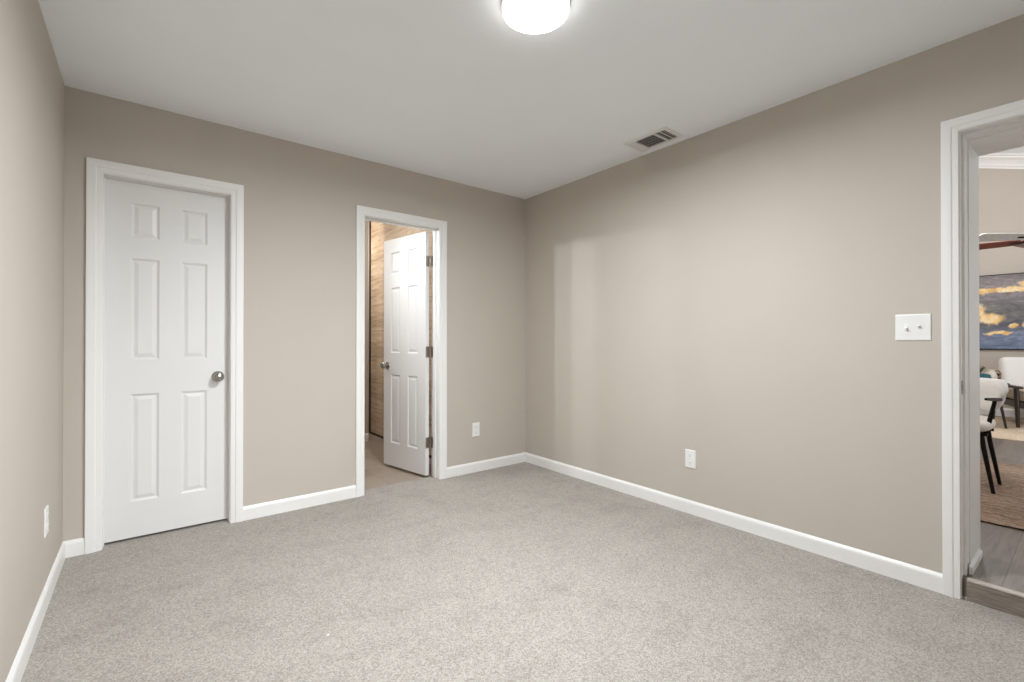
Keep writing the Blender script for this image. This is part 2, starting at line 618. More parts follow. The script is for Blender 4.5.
t1 = back_door_trim('trim_1', D1, 0.0655, 'white moulded casing and jamb around the closed door', (0.043, 0.056), 0.005)
t2 = back_door_trim('trim_2', D2, 0.0615, 'white moulded casing and jamb around the open bathroom door', (0.045, 0.080))
bm = bmesh.new()
sweep(bm, casing_prof(0.0615), D2[0], D2[1], D2[2], 0.0, bath_face, 1)
obj('bathroom_casing', bm, M['trim'], t2, 25)

# living room doorway: casing, rebated jamb, stop, deep white return
bm = bmesh.new()
sweep(bm, casing_prof(0.0555), -D3[0], -D3[1], D3[2], 0.0, right_face, 0)
t3 = struct(obj('trim_3', bm, M['trim'], smooth=25), 'white casing and deep white jamb of the doorway to the next room', 'door trim')


def lining(bm, x0, x1, ins, th):
    """two legs and a head lining the doorway; ins = how far it stands into the clear opening"""
    a, b, zt = D3[0] - ins, D3[1] + ins, D3[2] - ins
    box(bm, x0, x1, a, a + th, 0, zt, .0015)
    box(bm, x0, x1, b - th, b, 0, zt, .0015)
    box(bm, x0, x1, b - th, a + th, zt, zt + th, .0015)


bm = bmesh.new()
lining(bm, 0.0, 0.042, 0.004, 0.022)
obj('jamb', bm, M['trim'], t3)
bm = bmesh.new()
lining(bm, 0.042, 0.120, 0.013, 0.031)
obj('door_stop', bm, M['trim'], t3)
bm = bmesh.new()
lining(bm, 0.120, RW, 0.017, 0.035)
obj('deep_return', bm, M['trim'], t3)
bm = bmesh.new()
box(bm, 0.012, 0.040, D3[0] - 0.0052, D3[0] - 0.0030, 0.885, 0.945, .002)
sp = obj('strike_plate', bm, M['nickel'], t3)
sp['label'] = 'small nickel strike plate on the doorway jamb'
bm = bmesh.new()
box(bm, 0.019, 0.033, D3[0] - 0.0056, D3[0] - 0.0050, 0.902, 0.928)
obj('latch_hole', bm, M['slot'], sp)

# baseboards
BPROF = [(0, 0), (0.0125, 0), (0.0125, 0.066), (0.0105, 0.074), (0.006, 0.081), (0.003, 0.085), (0, 0.085)]


def baseboard(name, a, b, nrm, label, z0=0.0, bev=0.0, hs=1.0, m0=0.0, m1=0.0):
    """a->b along the wall foot (x, y); nrm = direction off the wall; m0/m1 shorten the face at an end (mitre)"""
    a, b, n = Vector((*a, z0)), Vector((*b, z0)), Vector((*nrm, 0))
    d = (b - a).normalized()
    bm = bmesh.new()
    r0 = [bm.verts.new(a + n * t + d * (t * m0) + Vector((0, 0, z * hs))) for t, z in BPROF]
    r1 = [bm.verts.new(b + n * t - d * (t * m1) + Vector((0, 0, z * hs))) for t, z in BPROF]
    k = len(BPROF)
    for i in range(k):
        bm.faces.new((r0[i], r0[(i + 1) % k], r1[(i + 1) % k], r1[i]))
    bm.faces.new(r0)
    bm.faces.new(r1)
    o = obj(name, bm, M['trim'])
    return struct(o, label, 'baseboard') if label else o


c1, c2 = 0.0655, 0.0615
baseboard('baseboard_left', (-W, YF), (-W, 0), (1, 0), 'white baseboard along the foot of the left wall', m1=1)
baseboard('baseboard_back', (-W, 0), (D1[0] - c1, 0), (0, -1), 'short white baseboard between left corner and closed door casing', m0=1)
baseboard('baseboard_middle', (D1[1] + c1, 0), (D2[0] - c2, 0), (0, -1), 'white baseboard between the closed door and the bathroom door')
baseboard('baseboard_corner', (D2[1] + c2, 0), (0, 0), (0, -1), 'white baseboard from the bathroom door to the far room corner', m1=1)
baseboard('baseboard_right', (0, 0), (0, D3[0] + 0.0555), (-1, 0), 'long white baseboard under the light switch wall', m0=1)
baseboard('baseboard_front', (-W, YF), (0, YF), (0, 1), 'white baseboard behind the camera')
bb = baseboard('baseboard', (0.075, D3[0] - 0.017), (0.352, D3[0] - 0.017), (0, -1), None, LZ, hs=0.42)
bb.parent = t3


# ------------------------------------------------------------------ six panel doors
def door_slab(bm, w, h, th, stile, pw, zrows, mat):
    """six-panel slab: local x 0..w, z 0..h, front face y=0 (towards -y), back face y=th"""
    mull = w - 2 * stile - 2 * pw
    xs = [0, stile, stile + pw, stile + pw + mull, w - stile, w]
    zs = [0]
    for a, b in zrows:
        zs += [a, b]
    zs.append(h)

    def side(y0, sgn):
        grid = [[bm.verts.new(mat @ Vector((x, y0, z))) for z in zs] for x in xs]
        for i in range(5):
            for j in range(len(zs) - 1):
                q = [grid[i][j], grid[i + 1][j], grid[i + 1][j + 1], grid[i][j + 1]]
                if i in (1, 3) and j % 2 == 1:
                    prev = q
                    for ins, dep in ((0.003, 0.002), (0.011, 0.0085), (0.016, 0.0085), (0.034, 0.0025)):
                        x0, x1, z0, z1 = xs[i] + ins, xs[i + 1] - ins, zs[j] + ins, zs[j + 1] - ins
                        nx = [bm.verts.new(mat @ Vector((x, y0 + sgn * dep, z))) for x, z in ((x0, z0), (x1, z0), (x1, z1), (x0, z1))]
                        for k in range(4):
                            bm.faces.new((prev[k], prev[(k + 1) % 4], nx[(k + 1) % 4], nx[k]))
                        prev = nx
                    bm.faces.new(prev)
                else:
                    bm.faces.new(q)
        return grid

    A, B = side(0, 1), side(th, -1)
    nx, nz = len(xs), len(zs)
    for i in range(nx - 1):
        for j in (0, nz - 1):
            bm.faces.new((A[i][j], A[i + 1][j], B[i + 1][j], B[i][j]))
    for j in range(nz - 1):
        for i in (0, nx - 1):
            bm.faces.new((A[i][j], A[i][j + 1], B[i][j + 1], B[i][j]))


def knob(parent, mat, side=-1):
    """round passage knob; mat places local +z out of the door face"""
    bm = bmesh.new()
    lathe(bm, [(0.0, 0.0), (0.033, 0.0), (0.033, 0.003), (0.030, 0.007), (0.018, 0.010), (0.0, 0.010)], 32, mat)
    ro = obj('knob_rosette', bm, M['nickel'], parent, 40)
    bm = bmesh.new()
    lathe(bm, [(0.0, 0.008), (0.012, 0.008), (0.011, 0.028), (0.016, 0.033), (0.024, 0.038), (0.0275, 0.046), (0.0275, 0.054), (0.024, 0.061),
               (0.017, 0.0645), (0.0, 0.065)], 32, mat)
    kn = obj('door_knob', bm, M['nickel'], parent, 40)
    kn['label'] = 'round satin nickel door knob'
    bm = bmesh.new()
    lathe(bm, [(0.0, 0.0645), (0.006, 0.0645), (0.005, 0.0665), (0.0, 0.067)], 16, mat)
    obj('privacy_button', bm, M['nickel'], kn)
    return kn


ZROWS = [(0.200, 0.805), (0.998, 1.572), (1.687, 1.884)]
SLABH = 2.002
# closed door (opens away from the bedroom)
d1w = (D1[1] - D1[0]) - 0.011
bm = bmesh.new()
T1 = Matrix.Translation((D1[0] + 0.0055, 0.058, 0.014))
door_slab(bm, d1w, SLABH, 0.035, 0.1115, 0.129, ZROWS, T1)
dr1 = struct(obj('door_1', bm, M['door'], smooth=8), 'white six panel door standing closed near the left corner', 'door')
knob(dr1, Matrix.Translation((-2.427, 0.058, 0.900)) @ Matrix.Rotation(pi / 2, 4, 'X'))

# bathroom door, open into the bathroom
TH = radians(79.5)
piv = Vector((-0.935, 0.127, 0.012))
d2w = 0.60
# local frame: x from hinge to free edge, y through the slab (front = bedroom side), z up
ex = Vector((-cos(TH), sin(TH), 0))
ey = Vector((sin(TH), cos(TH), 0))
org = piv - ey * 0.035
T2 = Matrix(((ex.x, ey.x, 0, org.x), (ex.y, ey.y, 0, org.y), (0, 0, 1, org.z), (0, 0, 0, 1)))
bm = bmesh.new()
door_slab(bm, d2w, 2.010, 0.035, 0.108, 0.136, [(0.203, 0.809), (1.002, 1.580), (1.695, 1.893)], T2)
dr2 = struct(obj('door_2', bm, M['door'], smooth=8), 'white six panel door standing open into the bathroom', 'door')
RX = Matrix.Rotation(pi / 2, 4, 'X')
knob(dr2, T2 @ Matrix.Translation((d2w - 0.062, 0, 0.888)) @ RX)
knob(dr2, T2 @ Matrix.Translation((d2w - 0.062, 0.035, 0.888)) @ Matrix.Rotation(-pi / 2, 4, 'X'))
for zc in (1.778, 1.028, 0.279):
    z0 = zc - 0.044
    bm = bmesh.new()
    tube(bm, [(-0.921, 0.131, z0 - .003), (-0.921, 0.131, z0 + .091)], 0.0065, 12)
    hg = obj('hinge', bm, M['hinge'], dr2, 40)
    hg['label'] = 'nickel butt hinge'
    bm = bmesh.new()
    box(bm, 0.0, 0.0025, 0.001, 0.034, z0 - 0.012, z0 + 0.076)
    bmesh.ops.translate(bm, verts=bm.verts[:], vec=(-0.0025, 0, 0))
    bmesh.ops.transform(bm, matrix=T2, verts=bm.verts[:])
    obj('hinge_leaf', bm, M['hinge'], hg)
    bm = bmesh.new()
    box(bm, D2[1] - 0.0066, D2[1] - 0.0039, 0.086, 0.122, z0, z0 + 0.088)
    obj('hinge_leaf', bm, M['hinge'], hg)

# ------------------------------------------------------------------ closet behind the closed door
bm = bmesh.new()
box(bm, -W - 0.12, -2.30, BW, 0.85, -0.12, -0.002)
struct(obj('floor_closet', bm, M['bathfloor']), 'floor of the closet behind the closed door', 'floor')
bm = bmesh.new()
box(bm, -W - 0.12, -W - 0.02, BW, 0.85, -0.1, H)
box(bm, -2.36, -2.30, BW, 0.85, -0.1, H)
box(bm, -W - 0.12, -2.30, 0.85, 0.95, -0.1, H)
box(bm, -W - 0.12, -2.30, BW, 0.95, H, H + 0.1)
struct(obj('wall_closet', bm, M['wall']), 'walls of the closet behind the closed door', 'wall')

# ------------------------------------------------------------------ bathroom
HB = 2.75
bm = bmesh.new()
box(bm, -2.30, 0.0, 0.112, 2.5, -0.14, -0.012)
struct(obj('floor_bathroom', bm, M['bathfloor']), 'brown wood plank floor of the bathroom beyond the open door', 'floor')
bm = bmesh.new()
box(bm, -2.30, -2.22, BW, 2.6, -0.02, HB)
box(bm, -2.30, 0.0, 0.02, BW, H + 0.1, HB + 0.1)
box(bm, -2.22, -0.79, 1.83, 1.93, -0.02, HB)
box(bm, -2.22, 0.0, 2.5, 2.6, -0.02, HB)
box(bm, -0.59, -0.45, BW, 2.5, -0.02, HB)
struct(obj('wall_bathroom', bm, M['wall']), 'greige painted bathroom wall seen left of the tiled wall', 'wall')
bm = bmesh.new()
box(bm, -2.30, 0.0, BW, 2.6, HB, HB + 0.1)
struct(obj('ceiling_bathroom', bm, M['ceil']), 'white ceiling of the bathroom', 'ceiling')
bm = bmesh.new()
box(bm, -0.605, -0.59, 0.30, 2.27, -0.012, HB)
tl = struct(obj('wall_tile', bm, M['tile']), 'tan stone tiled bathroom wall behind the open door', 'tiled wall')
bm = bmesh.new()
box(bm, -0.614, -0.590, 2.225, 2.262, -0.012, HB)
obj('corner_strip', bm, M['bronze'], tl)['label'] = 'dark bronze vertical edge strip'
bm = bmesh.new()
box(bm, -0.614, -0.590, 0.30, 2.225, -0.012, 0.012)
obj('bottom_rail', bm, M['bronze'], tl)['label'] = 'dark bronze strip along the tile foot'
baseboard('baseboard_bathroom', (-2.22, 1.83), (-0.79, 1.83), (0, -1), 'white baseboard of the bathroom left of the tile', -0.012)

# ------------------------------------------------------------------ living room shell
LX0, LX1, LY0, LY1, LH = RW, 6.45, -5.4, 0.6, 4.9
VZ, VK = 3.73, 0.315                    # vaulted ceiling: height at y = -2.3, rise per metre


def vault(y):
    return VZ + VK * (y + 2.3)


bm = bmesh.new()
box(bm, 0.012, LX0, D3[1] - 0.004, D3[0] + 0.004, LZ - 0.08, LZ)
box(bm, LX0, LX1 + 0.1, LY0, LY1, LZ - 0.2, LZ)
struct(obj('floor_living', bm, M['livfloor']), 'grey brown wood plank floor of the room beyond the doorway', 'floor')
bm = bmesh.new()
box(bm, 0.0, 0.012, D3[1], D3[0] - 0.020, 0.0, LZ - 0.008)
st = struct(obj('trim_4', bm, M['step']), 'low wood grain step riser under the doorway', 'step riser')
bm = bmesh.new()
box(bm, -0.004, 0.026, D3[1], D3[0] - 0.020, LZ - 0.008, LZ + 0.004, 0.004, 3)
obj('nosing', bm, M['nosing'], st, 40)['label'] = 'lighter rounded edge strip along the step'


def gable(bm, x0, x1, y0, y1, z0):
    """wall piece in the y direction whose top follows the vault"""
    lo = [bm.verts.new((x, y, z0)) for x, y in ((x0, y0), (x1, y0), (x1, y1), (x0, y1))]
    hi = [bm.verts.new((x, y, vault(y))) for x, y in ((x0, y0), (x1, y0), (x1, y1), (x0, y1))]
    bm.faces.new(lo)
    bm.faces.new(hi)
    for k in range(4):
        bm.faces.new((lo[k], lo[(k + 1) % 4], hi[(k + 1) % 4], hi[k]))


bm = bmesh.new()
gable(bm, LX1, LX1 + 0.1, LY0, LY1, LZ)
struct(obj('wall_far', bm, M['wall']), 'greige living room wall carrying the painting', 'wall')
bm = bmesh.new()
gable(bm, LX0, LX1, LY1, LY1 + 0.1, LZ)
struct(obj('wall_living_side', bm, M['wall']), 'greige side wall of the living room', 'wall')
bm = bmesh.new()
gx0, gx1, gz0, gz1 = 2.1, 5.1, 0.6, 2.3
gable(bm, LX0 - 0.4, gx0, LY0 - 0.1, LY0, LZ)
gable(bm, gx1, LX1, LY0 - 0.1, LY0, LZ)
box(bm, gx0, gx1, LY0 - 0.1, LY0, LZ, gz0)
gable(bm, gx0, gx1, LY0 - 0.1, LY0, gz1)
struct(obj('wall_living_window', bm, M['wall']), 'living room wall with the large window', 'wall')
bm = bmesh.new()
gable(bm, LX0 - 0.4, LX0, LY0, YF - 0.12, LZ)
gable(bm, LX0 - 0.1, LX0, YF - 0.12, LY1, H + 0.1)
box(bm, LX0 - 0.1, LX0, BW, LY1, LZ, H + 0.1)
struct(obj('wall_living_near', bm, M['wall']), 'living room wall above and beside the bedroom', 'wall')
bm = bmesh.new()
ca = [bm.verts.new((x, y, vault(y))) for x, y in ((LX0 - .4, LY0 - .1), (LX1 + .1, LY0 - .1), (LX1 + .1, LY1 + .1), (LX0 - .4, LY1 + .1))]
cb = [bm.verts.new(v.co + Vector((0, 0, 0.1))) for v in ca]
bm.faces.new(ca)
bm.faces.new(cb)
for k in range(4):
    bm.faces.new((ca[k], ca[(k + 1) % 4], cb[(k + 1) % 4], cb[k]))
struct(obj('ceiling_living', bm, M['ceil']), 'sloping white ceiling of the living room', 'ceiling')
bm = bmesh.new()
for k in range(4):
    xa = gx0 + k * (gx1 - gx0 - .06) / 3
    box(bm, xa, xa + .06, LY0 - .08, LY0 - .02, gz0, gz1)
for zz in (gz0, gz1 - .06):
    box(bm, gx0, gx1, LY0 - .08, LY0 - .02, zz, zz + .06)
win2 = struct(obj('window_2', bm, M['trim']), 'white framed large window of the living room', 'window')
bm = bmesh.new()
box(bm, gx0 + .06, gx1 - .06, LY0 - .053, LY0 - .047, gz0 + .06, gz1 - .06)
obj('pane', bm, M['glass'], win2)
# crown moulding on the far wall, following the slope
CP = [(0, 0), (0, -0.185), (0.012, -0.185), (0.016, -0.165), (0.03, -0.15), (0.034, -0.12), (0.06, -0.075), (0.095, -0.05), (0.10, -0.03), (0.12, -0.02), (0.12, 0)]
bm = bmesh.new()
r0 = [bm.verts.new((LX1 - a, LY0, vault(LY0) + b)) for a, b in CP]
r1 = [bm.verts.new((LX1 - a, LY1, vault(LY1) + b)) for a, b in CP]
for i in range(len(CP)):
    j = (i + 1) % len(CP)
    bm.faces.new((r0[i], r0[j], r1[j], r1[i]))
bm.faces.new(r0)
bm.faces.new(r1)
struct(obj('trim_5', bm, M['trim']), 'white stepped crown moulding high on the living room wall', 'crown moulding')
baseboard('baseboard_far', (LX1, LY0), (LX1, LY1), (-1, 0), 'white baseboard of the living room under the painting', LZ, hs=1.3)

# ------------------------------------------------------------------ ceiling light
lc = (-1.588, -1.957)
t = thing('ceiling_light', 'round white flush ceiling light, switched on, above the carpet', 'ceiling light', (*lc, H))
MT = Matrix.Rotation(pi, 4, 'X')
bm = bmesh.new()
lathe(bm, [(0.0, 0.0), (0.131, 0.0), (0.133, 0.004), (0.133, 0.018), (0.131, 0.022), (0.0, 0.022)], 64, MT)
obj('rim', bm, M['plastic'], t, 40)
bm = bmesh.new()
lathe(bm, [(0.1305, 0.0225), (0.1305, 0.032), (0.128, 0.038), (0.120, 0.0425), (0.10, 0.0445), (0.07, 0.0455), (0.03, 0.046), (0.0, 0.0462)], 64, MT, cap=False)
obj('diffuser', bm, M['dome'], t, 60)['label'] = 'glowing white domed diffuser'

# ------------------------------------------------------------------ ceiling vent (three way supply register)
t = thing('ceiling_vent', 'white louvred air vent in the ceiling beside the right wall', 'air vent', (-0.171, -1.505, H))
fx, fy = 0.104, 0.162          # half sizes of the frame
ix, iy = 0.080, 0.138          # half sizes of the opening
bm = bmesh.new()
outer = [(-fx, -fy), (fx, -fy), (fx, fy), (-fx, fy)]
inner = [(-ix, -iy), (ix, -iy), (ix, iy), (-ix, iy)]
lv = []
for poly, z in ((outer, 0.0), (outer, -0.003), ([(x * .93, y * .96) for x, y in outer], -0.010), ([(x * 1.02, y * 1.01) for x, y in inner], -0.011), (inner, -0.009), (inner, 0.0)):
    lv.append([bm.verts.new((x, y, z)) for x, y in poly])
for a, b in zip(lv[:-1], lv[1:]):
    for k in range(4):
        bm.faces.new((a[k], a[(k + 1) % 4], b[(k + 1) % 4], b[k]))
obj('frame', bm, M['vent'], t)
bm = bmesh.new()
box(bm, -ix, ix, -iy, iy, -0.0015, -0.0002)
obj('shade_sheet', bm, M['duct'], t)['label'] = 'dark sheet painted for the shade inside the duct'
bm = bmesh.new()
bm.free()
for yy in (0.086, -0.062):
    bm = bmesh.new()
    box(bm, -ix, ix, yy - 0.004, yy + 0.004, -0.0105, -0.001)
    obj('divider', bm, M['vent'], t)


def slat(t, cx, cy, half, along, tilt, chord=0.013, mat=None):
    bm = bmesh.new()
    if along == 'x':
        box(bm, -half, half, -chord / 2, chord / 2, -0.0005, 0.0005)
        bmesh.ops.rotate(bm, verts=bm.verts[:], matrix=Matrix.Rotation(tilt, 3, 'X'))
    else:
        box(bm, -chord / 2, chord / 2, -half, half, -0.0005, 0.0005)
        bmesh.ops.rotate(bm, verts=bm.verts[:], matrix=Matrix.Rotation(tilt, 3, 'Y'))
    bmesh.ops.translate(bm, verts=bm.verts[:], vec=(cx, cy, -0.0065))
    return obj('louver', bm, M['vent'], t)


for k in range(4):                                  # bank nearest the bathroom end: blades face the camera
    slat(t, 0, 0.095 + k * 0.0125, ix - .001, 'x', radians(-28), 0.0135)
for k in range(5):                                  # middle bank, seen between the blades
    slat(t, -0.062 + k * 0.031, 0.012, 0.068, 'y', radians(-27), 0.010)
for k in range(3):                                  # far end bank
    slat(t, 0, -0.080 - k * 0.022, ix - .001, 'x', radians(8 if k == 1 else 35), 0.009)


# ------------------------------------------------------------------ outlets and switch
def wall_plate(bm, w, h):
    # slightly domed cover plate, local x across, z up, -y out of the wall
    rings = []
    for ins, y in ((0, 0), (0.0, -0.003), (0.002, -0.005), (0.005, -0.006)):
        rings.append([bm.verts.new((sx * (w / 2 - ins), y, sz * (h / 2 - ins))) for sx, sz in ((-1, -1), (1, -1), (1, 1), (-1, 1))])
    for a, b in zip(rings[:-1], rings[1:]):
        for k in range(4):
            bm.faces.new((a[k], a[(k + 1) % 4], b[(k + 1) % 4], b[k]))
    bm.faces.new(rings[-1])
    bm.faces.new(rings[0])


def outlet(loc, rotz, label):
    t = thing('wall_outlet', label, 'outlet', loc, rotz, 'white duplex outlets')
    bm = bmesh.new()
    wall_plate(bm, 0.074, 0.118)
    obj('cover_plate', bm, M['plastic'], t)
    for zz in (0.0245, -0.0245):
        bm = bmesh.new()
        prof = []
        for k in range(24):
            a = 2 * pi * k / 24
            prof.append((0.0172 * cos(a), max(-0.0135, min(0.0135, 0.0172 * sin(a)))))
        f0 = [bm.verts.new((x, -0.005, z + zz)) for x, z in prof]
        f1 = [bm.verts.new((x, -0.0085, z + zz)) for x, z in prof]
        for k in range(24):
            bm.faces.new((f0[k], f0[(k + 1) % 24], f1[(k + 1) % 24], f1[k]))
        bm.faces.new(f1)
        rc = obj('receptacle', bm, M['plastic'], t)
        bm = bmesh.new()
        box(bm, -0.0075, -0.0055, -0.0088, -0.008, zz - 0.001, zz + 0.007)
        box(bm, 0.0055, 0.0075, -0.0088, -0.008, zz - 0.0005, zz + 0.0065)
        lathe(bm, [(0.0, 0.0), (0.0022, 0.0), (0.0022, 0.0008), (0, 0.0008)], 10, Matrix.Translation((0, -0.008, zz - 0.007)) @ RX)
        obj('slots', bm, M['slot'], rc)['label'] = 'dark outlet slots'
    bm = bmesh.new()
    lathe(bm, [(0.0, 0.0), (0.003, 0.0), (0.003, 0.001), (0.0, 0.0015)], 12, Matrix.Translation((0, -0.0058, 0)) @ RX)
    obj('screw', bm, M['plastic'], t)
    return t


outlet((-0.5535, 0, 0.360), 0, 'white duplex outlet on the back wall between bathroom door and corner')
outlet((0, -1.669, 0.353), radians(-90), 'white duplex outlet low on the long right wall')
outlet((-W, -0.535, 0.352), radians(90), 'white duplex outlet on the left wall, seen nearly edge on')

t = thing('light_switch', 'white two gang toggle light switch beside the doorway casing', 'light switch', (0, -2.7845, 1.181), radians(-90))
bm = bmesh.new()
wall_plate(bm, 0.128, 0.122)
obj('cover_plate', bm, M['plastic'], t)
for xx, up in ((-0.023, -1), (0.023, 1)):
    bm = bmesh.new()
    box(bm, xx - 0.0065, xx + 0.0065, -0.0068, -0.005, -0.0135, 0.0135, 0.0008, 1)
    obj('toggle_bezel', bm, M['plastic'], t)
    bm = bmesh.new()
    box(bm, -0.0045, 0.0045, -0.017, 0.0, -0.0045, 0.0045, 0.0012, 2)
    bmesh.ops.rotate(bm, verts=bm.verts[:], matrix=Matrix.Rotation(radians(-28 * up), 3, 'X'))
    bmesh.ops.translate(bm, verts=bm.verts[:], vec=(xx, -0.005, 0))
    obj('toggle', bm, M['plastic'], t)
    for zz in (0.03, -0.03):
        bm = bmesh.new()
        lathe(bm, [(0.0, 0.0), (0.003, 0.0), (0.003, 0.001), (0.0, 0.0015)], 12, Matrix.Translation((xx, -0.0058, zz)) @ RX)
        obj('screw', bm, M['plastic'], t)

# ------------------------------------------------------------------ bit of lint on the carpet
bm = bmesh.new()
rnd = random.Random(4)
pts = [(-0.006 + 0.003 * k, rnd.uniform(-.002, .002), 0.003 + 0.001 * (k % 2)) for k in range(5)]
tube(bm, pts, [0.001, 0.0022, 0.003, 0.0024, 0.001], 7)
lt = obj('lint_speck', bm, M['lint'], None, 60)
lt.location = (-2.2334, -1.4982, 0.0)
tag(lt, 'tiny white lint speck lying on the carpet', 'lint')

# ------------------------------------------------------------------ living room furnishings
# rugs
bm = bmesh.new()
lathe(bm, [(0.0, 0.0), (0.93, 0.0), (0.95, 0.004), (0.955, 0.009), (0.945, 0.014), (0.0, 0.015)], 96)
rg = obj('round_rug', bm, M['rug'], None, 40)
rg.location = (1.905, -2.97, LZ)
tag(rg, 'round brown braided rug under the white dining chair', 'rug')
bm = bmesh.new()
box(bm, 4.25, 6.2, -4.6, -1.2, LZ, LZ + 0.012, 0.004, 2)
rg2 = obj('area_rug', bm, M['rug2'], None, 40)
tag(rg2, 'pale sand coloured rug under the white sofa', 'rug')

# dining chair, local: faces +x, y to its left, origin on floor at centre
ch = thing('dining_chair', 'white padded dining chair with slender black legs on the round rug', 'chair', (1.80, -2.615, LZ + 0.0152), radians(180))


def cushion(bm, pts_fn, nu=24, nv=12):
    rows = [[bm.verts.new(pts_fn(2 * pi * i / nu, -pi / 2 + pi * j / nv)) for i in range(nu)] for j in range(1, nv)]
    a = bm.verts.new(pts_fn(0, -pi / 2))
    b = bm.verts.new(pts_fn(0, pi / 2))
    for r, s in zip(rows[:-1], rows[1:]):
        for i in range(nu):
            bm.faces.new((r[i], r[(i + 1) % nu], s[(i + 1) % nu], s[i]))
    for i in range(nu):
        bm.faces.new((a, rows[0][(i + 1) % nu], rows[0][i]))
        bm.faces.new((b, rows[-1][i], rows[-1][(i + 1) % nu]))


def sgn_pow(x, p):
    return math.copysign(abs(x) ** p, x)


bm = bmesh.new()
cushion(bm, lambda u, v: (0.25 * sgn_pow(cos(u), .6) * cos(v) ** .45, 0.255 * sgn_pow(sin(u), .6) * cos(v) ** .45, 0.435 + 0.05 * sgn_pow(sin(v), .8)), 32, 12)
obj('seat', bm, M['cream_fab'], ch, 60)
# curved padded back wrapping round the rear (local -x)
bm = bmesh.new()
rows = []
N = 20
for i in range(N + 1):
    a = radians(180 - 74 + 148 * i / N)
    ed = min(1.0, (min(i, N - i) + 0.25) / 2.2) ** .45
    R = 0.30
    c = Vector((R * cos(a) * 0.92 + 0.02, R * sin(a), 0))
    n = Vector((cos(a), sin(a), 0))
    ring = []
    for k in range(16):
        q = 2 * pi * k / 16
        ring.append(bm.verts.new(c + n * (0.035 * ed * sgn_pow(cos(q), .8)) + Vector((0, 0, 0.632 + 0.112 * ed * sgn_pow(sin(q), .6)))
                                 + n * (0.04 * sin(q) * .6)))
    rows.append(ring)
for r, s in zip(rows[:-1], rows[1:]):
    for k in range(16):
        bm.faces.new((r[k], r[(k + 1) % 16], s[(k + 1) % 16], s[k]))
bm.faces.new(rows[0])
bm.faces.new(rows[-1])
obj('backrest', bm, M['white_fab'], ch, 60)
bm = bmesh.new()
for sx in (-1, 1):
    tube(bm, [(sx * 0.15, -0.235, 0.382), (sx * 0.15, 0.235, 0.382)], 0.011)
for sy in (-1, 1):
    tube(bm, [(-0.16, sy * 0.20, 0.382), (0.16, sy * 0.20, 0.382)], 0.011)
obj('seat_frame', bm, M['black'], ch, 40)
for sx in (-1, 1):
    for sy in (-1, 1):
        bm = bmesh.new()
        tube(bm, [(sx * 0.145, sy * 0.205, 0.385), (sx * 0.148, sy * 0.215, 0.30), (sx * 0.16, sy * 0.262, 0.0)], [0.015, 0.0145, 0.011], 10)
        obj('leg', feet(bm), M['black'], ch, 40)
for sy in (-1, 1):
    bm = bmesh.new()
    tube(bm, [(0.08, sy * 0.218, 0.375), (0.08, sy * 0.243, 0.50), (0.08, sy * 0.265, 0.618)], [0.014, 0.013, 0.011], 10)
    obj('arm_post', bm, M['black'], ch, 40)
    bm = bmesh.new()
    tube(bm, [(0.28, sy * 0.242, 0.634), (0.20, sy * 0.252, 0.628), (0.08, sy * 0.265, 0.618), (-0.08, sy * 0.278, 0.606), (-0.20, sy * 0.283, 0.592)],
         [0.008, 0.011, 0.012, 0.012, 0.010], 10)
    obj('armrest', bm, M['black'], ch, 40)

# sofa: local x to its left (seen from the front), front towards -y, origin on floor at centre
sf = thing('sofa', 'white cushioned sofa with black wood arms below the painting', 'sofa', (5.84, -3.27, LZ + 0.0125), radians(-90 + 23))
SW = 1.5


def pillow_box(x0, x1, y0, y1, z0, z1, bev, lean=0.0):
    bm = bmesh.new()
    box(bm, x0, x1, y0, y1, z0, z1, bev, 4)
    if lean:
        bmesh.ops.rotate(bm, verts=bm.verts[:], cent=((x0 + x1) / 2, y1, z0), matrix=Matrix.Rotation(lean, 3, 'X'))
    return bm


for sx in (-1, 1):
    x0, x1 = (-SW / 2 + .07, -0.005) if sx < 0 else (0.005, SW / 2 - .07)
    obj('seat_cushion', pillow_box(x0, x1, -0.30, 0.28, 0.30, 0.44, 0.04), M['beige_fab'], sf, 60)
    obj('back_cushion', pillow_box(x0, x1, 0.20, 0.36, 0.40, 0.80, 0.055, radians(-9)), M['white_fab'], sf, 60)
bm = bmesh.new()
box(bm, -SW / 2 + .03, SW / 2 - .03, -0.29, -0.25, 0.225, 0.295, .006)
box(bm, -SW / 2 + .03, SW / 2 - .03, 0.30, 0.34, 0.225, 0.60, .006)
for sx in (-1, 1):
    box(bm, sx * (SW / 2 - .05) - .02, sx * (SW / 2 - .05) + .02, -0.25, 0.30, 0.225, 0.295, .006)
obj('frame', bm, M['darkwood'], sf)
for sx in (-1, 1):
    bm = bmesh.new()
    box(bm, sx * (SW / 2 - .02) - .035, sx * (SW / 2 - .02) + .035, -0.36, 0.36, 0.455, 0.485, .010, 3)
    obj('armrest', bm, M['darkwood'], sf, 40)
    for y0, y1 in ((-0.27, -0.31), (0.30, 0.38)):
        bm = bmesh.new()
        tube(bm, [(sx * (SW / 2 - .02), y0, 0.46), (sx * (SW / 2 - .02), (y0 + y1) / 2, 0.25), (sx * (SW / 2 - .02), y1, 0.0)], [0.024, 0.024, 0.017], 10)
        obj('leg', feet(bm), M['darkwood'], sf, 40)

